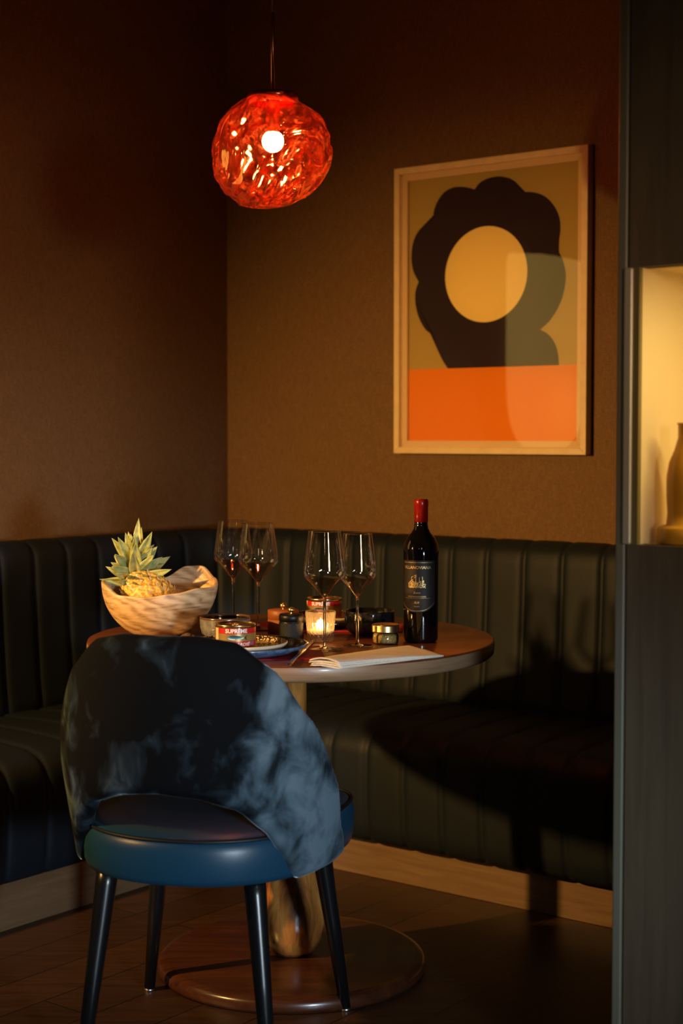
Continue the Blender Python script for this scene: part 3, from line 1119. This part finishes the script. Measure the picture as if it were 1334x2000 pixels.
def tin(label, loc, rz, r=.0415, h=.050, open_lid=False):
    t = thing('fish_tin', label, 'tin', loc, rz, 'fish tins on the plates')
    bm = bmesh.new()
    lathe(bm, [(0, .0), (r - .003, .0), (r - .001, .001), (r, .003), (r - .001, .005), (r - .0015, h - .005), (r, h - .003), (r + .0003, h - .001), (r - .001, h), (r - .002, h - .001), (r - .0025, h - .004), (r - .006, h - .0045), (0, h - .0045)], 72)
    lathe(bm, [(.0, h - .0040), (.004, h - .0036), (.004, h - .0028), (0, h - .0026)], 16, c=(0, .012, 0))
    tube(bm, [(.008 * cos(k * pi / 10), .008 * sin(k * pi / 10) - .002, h - .003) for k in range(21)], .0009, 6, cap=False)
    link('can', bm, M['tin'], t)
    bm = bmesh.new()
    rl = r - .0004
    # front faces local -Y
    def oc(x, y, k=0.0):
        return cyl(-pi / 2 + x / rl, y, rl + k)
    def patch(x0, x1, y0, y1, mat, k=0.0):
        grid(bm, max(2, int((x1 - x0) / .002)), 1, lambda u, v: oc(x0 + (x1 - x0) * u, y0 + (y1 - y0) * v, k), mat=mat)
    patch(-pi * rl, pi * rl, .0065, .0435, 1)
    patch(-.040, .058, .0325, .0435, 0, .0003)
    patch(-.040, .058, .0065, .0175, 0, .0003)
    patch(-.052, -.041, .0065, .0435, 2, .0003)
    text_bm(bm, 'SUPRÊME', .0112, lambda x, y: oc(x + .001, y + .0345, .0007), mat=3, bold=.00035)
    text_bm(bm, 'THON ROSÉ', .0088, lambda x, y: oc(x + .004, y + .0085, .0007), mat=3, shear=.25, bold=.0002)
    for kk in range(3):
        patch(.030, .044, .0095 + kk * .0025, .0107 + kk * .0025, 4, .0005)
    def fish(col, y0, hh, k, x0=-.018, x1=.018):
        ps = []
        n = 18
        for i in range(n + 1):
            u = i / n
            ps.append((x0 + (x1 - x0) * u, y0 + hh * sin(pi * u ** .75)))
        for i in range(n, -1, -1):
            u = i / n
            ps.append((x0 + (x1 - x0) * u, y0 - hh * .9 * sin(pi * u ** .75)))
        vs = [bm.verts.new(oc(x, y, k)) for x, y in ps[1:-1]]
        f = bm.faces.new(vs); f.material_index = col
    fish(5, .0245, .0048, .0006)
    fish(4, .0258, .0036, .0009)
    fish(6, .0273, .0024, .0012, -.014, .012)
    vs = [bm.verts.new(oc(x, y, .0006)) for x, y in ((.016, .0245), (.024, .030), (.0215, .0245), (.024, .019))]
    bm.faces.new(vs).material_index = 6
    bmesh.ops.remove_doubles(bm, verts=bm.verts, dist=1e-7)
    link('printed_label', bm, [M['red_paint'], M['gold_print'], M['cream_print'], M['white_print'], M['fish_blue'], M['fish_white'], M['fish_dark']], t, normals=False)
    return t

def facing(p):
    return atan2(-p.y, -p.x) + pi / 2

# front setting
PC = onT(474, 1276, TZ)
PC.z = TZ + .0025
def cloth_pad(name, label, c, sx, sy, rz, h, m, cat='napkin', group=None):
    bm = bmesh.new()
    N = 28
    def f(u, v):
        x, y = (u - .5) * sx, (v - .5) * sy
        return Vector((x, y, h + .0006 * noise.noise(Vector((x * 30, y * 30, sx * 9)))))
    rows = grid(bm, N, N, f)
    # skirt
    loop = [rows[i][0] for i in range(N + 1)] + [rows[N][j] for j in range(1, N + 1)] + [rows[i][N] for i in range(N - 1, -1, -1)] + [rows[0][j] for j in range(N - 1, 0, -1)]
    low = [bm.verts.new((v.co.x * 1.005, v.co.y * 1.005, 0)) for v in loop]
    n = len(loop)
    for i in range(n):
        bm.faces.new((loop[i], loop[(i + 1) % n], low[(i + 1) % n], low[i]))
    bm.faces.new(low)
    o = link(name, bm, m, loc=c)
    o.rotation_euler.z = rz
    return tag(o, label, cat, group)
cloth_pad('red_placemat', 'red cloth mat under the blue plate at the front of the table', Vector((PC.x + .03, PC.y - .005, TZ + .0002)), .27, .20, radians(4), .0018, M['red_linen'], 'placemat', 'red mats under the plates')
plate('dinner_plate', 'large blue-glazed plate under the cream patterned plate', PC, .136, .020, M['dark_glaze'], M['blue_glaze'])
p2 = onT(461, 1262, TZ + .018); p2.z = TZ + .0145
plate('side_plate', 'cream plate with dark mosaic pattern under the front fish tin', p2, .106, .014, M['mosaic'], M['cream'], None, .86)
p3 = Vector(onT(460, 1264, TZ + .02)); p3.z = TZ + .0192
tin('front red and gold tin of fish on the cream patterned plate, nearest the chair', p3, facing(p3) + .02)

# rear setting
q1 = onT(640, 1221, TZ); q1.z = TZ + .0025
cloth_pad('red_placemat', 'red cloth mat under the dark plate at the back of the table', Vector((q1.x - .01, q1.y - .045, TZ + .0002)), .38, .16, radians(-6), .0018, M['red_linen'], 'placemat', 'red mats under the plates')
plate('dinner_plate', 'dark glazed plate behind the candle tumbler, carrying a patterned plate', q1, .125, .017, M['dark_glaze'], M['dark_glaze'])
q2 = q1.copy(); q2.z = TZ + .0125
plate('side_plate', 'dark-mosaic cream plate at the back of the table, half hidden by the candle tumbler', q2, .098, .014, M['mosaic'], M['cream'], None, .86)
q3 = on_z(629, 1203, TZ + .025); q3.z = TZ + .0172
q3.x = q1.x - .008; q3.y = q1.y - .01
tin('rear red and gold tin of fish behind the wine glasses, in shade', q3, facing(q3) - .25)

def bowl(name, label, loc, r, h, m, rb=.72, mrim=None, rough=0):
    bm = bmesh.new()
    lathe(bm, [(0, 0), (r * rb * .9, 0), (r * rb, .004), (r * .92, h * .25), (r * .985, h * .55), (r, h * .9)], 72, 0)
    lathe(bm, [(r, h * .9), (r, h * .97), (r * .985, h), (r * .955, h * .985), (r * .95, h * .9)], 72, 1)
    lathe(bm, [(r * .95, h * .9), (r * .92, h * .5), (r * .8, h * .2), (r * .5, h * .13), (0, h * .12)], 72, 2)
    bmesh.ops.remove_doubles(bm, verts=bm.verts, dist=1e-5)
    return tag(link(name, bm, [m, mrim or m, M['dark_glaze']], loc=loc), label, 'bowl')
bowl('stoneware_bowl', 'small blue-grey glazed bowl beside the large wooden bowl', onT(440, 1247), .0565, .050, M['grey_glaze'], .72, plain('brown_glazed_rim', (0.10, 0.05, 0.03), 0.2))
# dark dimpled bowl
bm = bmesh.new()
def dimple(r, z, a):
    return r + .0012 * sin(16 * a) * (1 if .006 < z < .04 else 0)
lathe(bm, [(0, 0), (.036, 0), (.041, .003), (.050, .012), (.0545, .022), (.056, .034), (.0565, .050), (.0560, .055), (.0545, .0565), (.053, .055), (.052, .04), (.046, .018), (.03, .010), (0, .009)], 96, 0, rfn=dimple)
tag(link('black_bowl', bm, M['dark_glaze'], loc=onT(722, 1240)), 'glossy near-black bowl between the candle tumbler and the bottle', 'bowl')

# ---------------------------------------------------------------- mills
def mill(name, label, loc, r, h, m, ballm, kn=False, ball_r=.0075):
    t = thing(name, label, 'mill', loc)
    bm = bmesh.new()
    if kn:
        def f(u, v):
            a = 2 * pi * u; z = .003 + (h - .022) * v
            k = .0009 * (abs(sin(a * 24 + z * 520)) * abs(sin(a * 24 - z * 520)))
            return cyl(a, z, r + k)
        grid(bm, 288, 60, f, wrap_u=True)
        lathe(bm, [(r, .003), (r - .001, 0), (0, 0)], 64)
        lathe(bm, [(r, h - .019), (r - .001, h - .017), (r - .001, h - .016), (r + .0006, h - .015), (r + .0008, h - .004), (r - .0015, h), (r - .006, h + .0005), (0, h + .001)], 64)
    else:
        lathe(bm, [(0, 0), (r - .001, 0), (r, .001), (r, h * .6), (r - .0006, h * .605), (r, h * .61), (r, h - .002), (r - .002, h), (0, h)], 72)
    link('body', bm, m, t)
    bm = bmesh.new()
    lathe(bm, [(.003, h - .001), (.003, h + .004)], 12)
    ball(bm, (0, 0, h + .003 + ball_r * .8), ball_r, 20, 12, sc=(1, 1, .85))
    link('knob', bm, ballm, t)
    return t
mill('brown_grinder', 'round orange-brown mill with a metal knob, left of the black one', onT(553, 1237), .0350, .055, M['brown_mill'], M['gold'])
mill('black_grinder', 'knurled black mill with a metal knob, left of the candle tumbler', onT(569, 1250), .0265, .058, M['knurl'], M['gold'], True)

# ---------------------------------------------------------------- candle tumbler
ct = thing('candle_tumbler', 'cut-crystal tumbler with a burning candle behind the wine glass', 'candle holder', onT(626, 1251))
bm = bmesh.new()
def cut(r, z, a):
    if z < .002 or z > .056: return r
    if z < .022:
        return r - .0016 * abs(sin(a * 9 + z * 180)) * abs(sin(a * 9 - z * 180)) * 1.5
    return r - .0016 * abs(sin(a * 9)) ** .7 * min(1, (.057 - z) / .01)
prof = [(0, 0), (.026, 0), (.0285, .002)] + [(.0287 + .0045 * k / 22, .002 + .054 * k / 22) for k in range(1, 23)] + [(.0334, .060), (.0336, .0635), (.033, .065), (.0318, .0645), (.0312, .060), (.0290, .022), (.026, .016), (0, .015)]
lathe(bm, prof, 144, rfn=lambda r, z, a: cut(r, z, a))
for v in bm.verts:
    rr = hypot(v.co.x, v.co.y)
split_smooth(link('tumbler', bm, M['amber_clear'], ct), 25)
bm = bmesh.new()
lathe(bm, [(0, .0155), (.0235, .0155), (.0240, .017), (.0240, .0235), (.022, .0245), (0, .024)], 40)
cn = link('candle', bm, M['wax'], ct)
bm = bmesh.new()
lathe(bm, [(0, .0245), (.0028, .0265), (.0046, .0300), (.0040, .035), (.0022, .041), (0, .047)], 20)
link('flame', bm, M['flame'], cn)
light('candle_light', 'POINT', ct.location + Vector((0, 0, .036)), 0.55, (1.0, 0.52, 0.16), shadow_soft_size=0.006)

# ---------------------------------------------------------------- mustard jar
mj = thing('small_jar', 'small glass jar of grainy contents with a gold lid in front of the bottle', 'jar', onT(753, 1257))
bm = bmesh.new()
lathe(bm, [(0, 0), (.024, 0), (.0275, .002), (.0285, .006), (.0285, .018), (.027, .022), (.0255, .024), (.0255, .028), (0, .028)], 56)
link('glass_jar', bm, thin_glass('jar_glass', (.93, .93, .88), 2.5), mj)
bm = bmesh.new()
lathe(bm, [(0, .002), (.024, .002), (.0268, .005), (.0268, .018), (.0245, .022), (0, .022)], 48)
link('contents', bm, M['mustard'], mj)
bm = bmesh.new()
def ridge(r, z, a):
    return r
lathe(bm, [(.0285, .027), (.0298, .026), (.0302, .028), (.0295, .030), (.0298, .039), (.0293, .0415), (.0275, .0428), (0, .0425)], 64)
link('lid', bm, M['gold'], mj)

# ---------------------------------------------------------------- linen napkin, folded
nk_p = [onT(604, 1288, TZ + .012), onT(664, 1307, TZ), onT(868, 1279, TZ + .004), onT(800, 1257, TZ + .006)]
for p_ in nk_p: p_.z = TZ
o_ = nk_p[0].copy()
nk = thing('folded_napkin', 'off-white linen napkin folded lengthwise at the front edge of the table', 'napkin', Vector((o_.x, o_.y, TZ)))
def bil(u, v):
    a, b, c_, d = nk_p
    return (a.lerp(d, u)).lerp(b.lerp(c_, u), v) - nk.location
bm = bmesh.new()
NL = 4
for L_ in range(NL):
    # stacked layers joined by a rounded fold on the camera side
    def f(u, v, L_=L_):
        p = bil(u, .02 + .96 * v)
        taper = (1 - u) ** .7 * .75 + .25
        base = .0008 + L_ * .0036 * taper
        z = base + .0026 * taper * (1 - abs(2 * v - 1) ** 4) * (1 + .25 * sin(u * 9 + L_)) + .0008 * noise.noise(Vector((u * 7, v * 5, L_ * 3.1)))
        if L_ == NL - 1: z += .004 * taper * (1 - abs(2 * v - 1) ** 3) * (1 - u)
        return Vector((p.x + .003 * sin(v * 6 + L_ * 2) * (1 - u), p.y + (.002 * L_ * sin(u * 4)), z))
    def fb(u, v, L_=L_):
        p = f(u, v)
        return Vector((p.x, p.y, max(.0003, p.z - .0022)))
    r1 = grid(bm, 40, 24, f)
    r2 = grid(bm, 40, 24, fb)
    for i in range(40):
        bm.faces.new((r1[i][24], r1[i + 1][24], r2[i + 1][24], r2[i][24]))
        bm.faces.new((r1[i][0], r1[i + 1][0], r2[i + 1][0], r2[i][0]))
    for j in range(24):
        bm.faces.new((r1[0][j], r1[0][j + 1], r2[0][j + 1], r2[0][j]))
        bm.faces.new((r1[40][j], r1[40][j + 1], r2[40][j + 1], r2[40][j]))
link('linen', bm, M['linen'], nk)

# ---------------------------------------------------------------- cutlery
def knife(loc, tgt):
    p0 = Vector(loc); p1 = Vector(tgt)
    d = (p1 - p0); L_ = d.length
    o = thing('table_knife', 'polished knife lying between the blue plate and the napkin', 'cutlery', p0, atan2(d.y, d.x))
    bm = bmesh.new()
    def f(u, v):
        x = u * L_ * .55
        wd = .0048 + .0022 * cos(u * pi) ** 2
        a = 2 * pi * v
        e = min(1, sqrt(max(0, u * 12)))
        return Vector((x, cos(a) * wd * e, .0035 + sin(a) * .0030 * e))
    grid(bm, 24, 16, f)
    link('handle', bm, M['steel'], o)
    bm = bmesh.new()
    def g_(u, v):
        x = L_ * (.54 + .46 * u)
        wd = .009 * (1 - .95 * max(0, (u - .75) / .25) ** 2)
        return Vector((x, -.004 + wd * v * 1.6, .0030))
    r1 = grid(bm, 20, 4, g_)
    r2 = grid(bm, 20, 4, lambda u, v: g_(u, v) - ZV * .0012)
    link('blade', bm, M['steel'], o)
knife(onT(563, 1303, TZ + .001), onT(640, 1225, TZ + .001) * .62 + onT(563, 1303, TZ + .001) * .38)
sp = onT(367, 1243, TZ + .006)
s_o = thing('spoon', 'polished spoon lying between the wooden bowl and the patterned plate', 'cutlery', Vector((sp.x, sp.y, TZ + .001)), radians(-80))
bm = bmesh.new()
def spf(u, v):
    a = 2 * pi * u
    r = v
    x = -.005 + cos(a) * .028 * r
    y = sin(a) * .0195 * r * (1 - .15 * cos(a))
    return Vector((x, y, .0125 - .012 * r * r))
grid(bm, 40, 8, spf, wrap_u=True)
bmesh.ops.remove_doubles(bm, verts=bm.verts, dist=1e-6)
so = link('spoon_bowl', bm, M['steel'], s_o)
bm = bmesh.new()
tube(bm, [(.020, 0, .0025), (.035, 0, .009), (.07, 0, .008), (.12, 0, .003), (.14, 0, .003)], [.003, .0022, .0022, .0032, .0038], 10)
link('handle', bm, M['steel'], s_o)

# ---------------------------------------------------------------- olive-wood bowl
wbp = Vector(onT(308, 1243)); wbp.y += .02
wb = thing('wooden_bowl', 'wavy-rimmed olive wood bowl holding a pineapple', 'bowl', Vector((wbp.x, wbp.y, TZ)))
rim_k = [(0, .117), (20, .128), (45, .152), (62, .150), (90, .122), (120, .112), (150, .120), (180, .124), (205, .118), (235, .098), (262, .096), (290, .103), (320, .112), (345, .112), (360, .117)]
def rim_z(a):
    x = math.degrees(a) % 360
    for (p, q), (r_, s_) in zip(rim_k, rim_k[1:]):
        if x <= r_:
            t = (x - p) / (r_ - p); t = t * t * (3 - 2 * t)
            return q + (s_ - q) * t
    return rim_k[-1][1]
def wbf(a, v, inner=False):
    zr_ = rim_z(a)
    z = zr_ * v
    base = .045
    rx = base + (.131 - base) * (1 - (1 - min(1, v * .93)) ** 2.3) ** .75
    ry = base * .9 + (.10 - base * .9) * (1 - (1 - min(1, v * .93)) ** 2.3) ** .75
    w_ = 1 + .025 * sin(3 * a + 1) * v
    if inner:
        rx -= .009; ry -= .009
        z = .012 + (zr_ - .012) * v
    # slimmer towards the left foot, as the photograph shows
    return Vector((rx * cos(a) * w_ , ry * sin(a) * w_, z))
bm = bmesh.new()
NA, NV = 120, 26
ro = grid(bm, NA, NV, lambda u, v: wbf(2 * pi * u, v), wrap_u=True)
ri = grid(bm, NA, NV, lambda u, v: wbf(2 * pi * u, v, True), wrap_u=True)
for i in range(NA):
    a_, b_ = i, (i + 1) % NA
    m0 = (ro[a_][NV].co + ri[a_][NV].co) / 2
    bm.faces.new((ro[a_][NV], ro[b_][NV], ri[b_][NV], ri[a_][NV]))
bm.faces.new([ro[i][0] for i in range(NA)][::-1]); bm.faces.new([ri[i][0] for i in range(NA)])
wo = link('bowl_body', bm, M['olive'], wb)
bevel(wo, .0025, 3)

# ---------------------------------------------------------------- pineapple
pc = CAM + ray(292, 1166) * ((wbp.y + .0) / ray(292, 1166).y)
pa = thing('pineapple', 'ripe golden pineapple with grey-green crown lying in the wooden bowl', 'fruit', pc)
ax = Vector((-.62, .30, .42)).normalized()
ux = ax.cross(ZV).normalized(); uy = ax.cross(ux)
rb_, rh_ = .052, .068
bm = bmesh.new()
def pin(u, v):
    th = pi * v; a = 2 * pi * u
    r = rb_ * sin(th) ** .8; h = -rh_ * cos(th)
    e = abs(sin(a * 6.5 + v * 17)) * abs(sin(a * 6.5 - v * 17))
    r *= 1 + .07 * e
    return ux * r * cos(a) + uy * r * sin(a) + ax * h
grid(bm, 156, 80, pin)
bmesh.ops.remove_doubles(bm, verts=bm.verts, dist=1e-6)
link('fruit', bm, M['pine_skin'], pa)
bm = bmesh.new()
rnd = random.Random(5)
row = 0
v = .08
while v < .95:
    th = pi * v
    n = max(5, int(13 * sin(th)))
    for k in range(n):
        a = 2 * pi * (k + .5 * (row % 2)) / n + rnd.uniform(-.06, .06)
        r = rb_ * sin(th) ** .8 * 1.03
        nrm = (ux * cos(a) + uy * sin(a)) * sin(th) - ax * cos(th)
        p = ux * r * cos(a) + uy * r * sin(a) - ax * rh_ * cos(th)
        side = nrm.cross(ax).normalized()
        upv = side.cross(nrm).normalized()
        if upv.dot(ax) < 0: upv = -upv
        w_ = rnd.uniform(.0028, .0045); L_ = rnd.uniform(.008, .014)
        q = [p - side * w_, p + side * w_, p + nrm * .003 + upv * L_ * .5 + side * rnd.uniform(-.001, .001), p + nrm * rnd.uniform(.004, .008) + upv * L_ + side * rnd.uniform(-.004, .004)]
        vs = [bm.verts.new(x) for x in q]
        bm.faces.new((vs[0], vs[1], vs[2])); bm.faces.new((vs[0], vs[2], vs[3])); bm.faces.new((vs[1], vs[3], vs[2]))
    v += .055; row += 1
link('eye_bracts', bm, M['pine_bract'], pa, smooth=False)
cb = ax * (rh_ * .80) + Vector((.010, 0, 0))
cax = Vector((-.05, .10, 1)).normalized()
bm = bmesh.new()
def leaf(base, d, L_, wd, curl, roll):
    d = d.normalized()
    side = d.cross(Vector((0, 1, .25))).normalized()
    side = (Matrix.Rotation(roll, 3, d) @ side)
    nrm = side.cross(d).normalized()
    if nrm.y > 0: nrm = -nrm
    N = 9
    rows_ = []
    for i in range(N + 1):
        t = i / N
        w_ = wd * (.75 + .9 * t - 1.65 * t ** 2.1) if t < 1 else 0
        w_ = max(w_, .0002)
        c_ = base + d * L_ * t - nrm * curl * L_ * t * t * 1.0
        rows_.append([bm.verts.new(c_ - side * w_ + nrm * .22 * w_), bm.verts.new(c_ - side * w_ * .5), bm.verts.new(c_ - nrm * .25 * w_), bm.verts.new(c_ + side * w_ * .5), bm.verts.new(c_ + side * w_ + nrm * .22 * w_)])
    for p_, q_ in zip(rows_, rows_[1:]):
        for k in range(4):
            bm.faces.new((p_[k], p_[k + 1], q_[k + 1], q_[k]))
cu_, cv_ = Vector((1, 0, 0)), Vector((0, 1, 0))
n = 0
CS = 1.2
for ringi, (tilt, L_, cnt, hz, wd) in enumerate([(84, .062, 9, .0, .0095), (70, .066, 10, .008, .0105), (58, .070, 9, .016, .0115), (46, .066, 8, .026, .012), (34, .066, 7, .036, .011), (20, .064, 5, .044, .010), (6, .068, 3, .050, .0095)]):
    for k in range(cnt):
        a = 2 * pi * (k + .37 * ringi) / cnt + rnd.uniform(-.18, .18)
        tl = radians(tilt + rnd.uniform(-9, 9))
        d = cax * cos(tl) + (cu_ * cos(a) + cv_ * sin(a)) * sin(tl)
        if d.z < .05: d.z = .05 + rnd.uniform(0, .1)
        leaf(cb + cax * hz, d, CS * L_ * rnd.uniform(.75, 1.12) * (1.12 if d.x > 0 else 1.0), wd * 1.35, rnd.uniform(-.12, .10), rnd.uniform(-.3, .3))
lf = link('crown', bm, M['leaf'], pa)
so_ = lf.modifiers.new('thick', 'SOLIDIFY'); so_.thickness = .0012

# ---------------------------------------------------------------- wall lamp on the left wall, outside the frame
wl = thing('wall_lamp', 'tall glowing fabric-shaded wall lamp on the left wall beside the banquette', 'lamp', R(.01, 2.11, 1.14))
bm = bmesh.new()
lathe(bm, [(.10, 0), (.17, .008), (.235, .045), (.28, .11), (.305, .20), (.315, .32), (.315, .80), (.30, .83), (.10, .845)], 64)
for v_ in bm.verts:                                  # shallow oval plan, flat against the wall
    p_ = v_.co.copy()
    sb, sa = p_.dot(B), p_.dot(A)
    v_.co = B * (max(sb, -.02) * .33 + .012) + A * sa + ZV * p_.z
link('lamp_shade', bm, emis('glowing_fabric_shade', (1.0, 0.66, 0.16), 0.95), wl)
bm = bmesh.new()
box(bm, -A * .11 + ZV * -.006, A * .22, B * .05, ZV * .008)
box(bm, -A * .11 + ZV * .843, A * .22, B * .05, ZV * .008)
link('bracket', bm, M['copper'], wl, smooth=False)
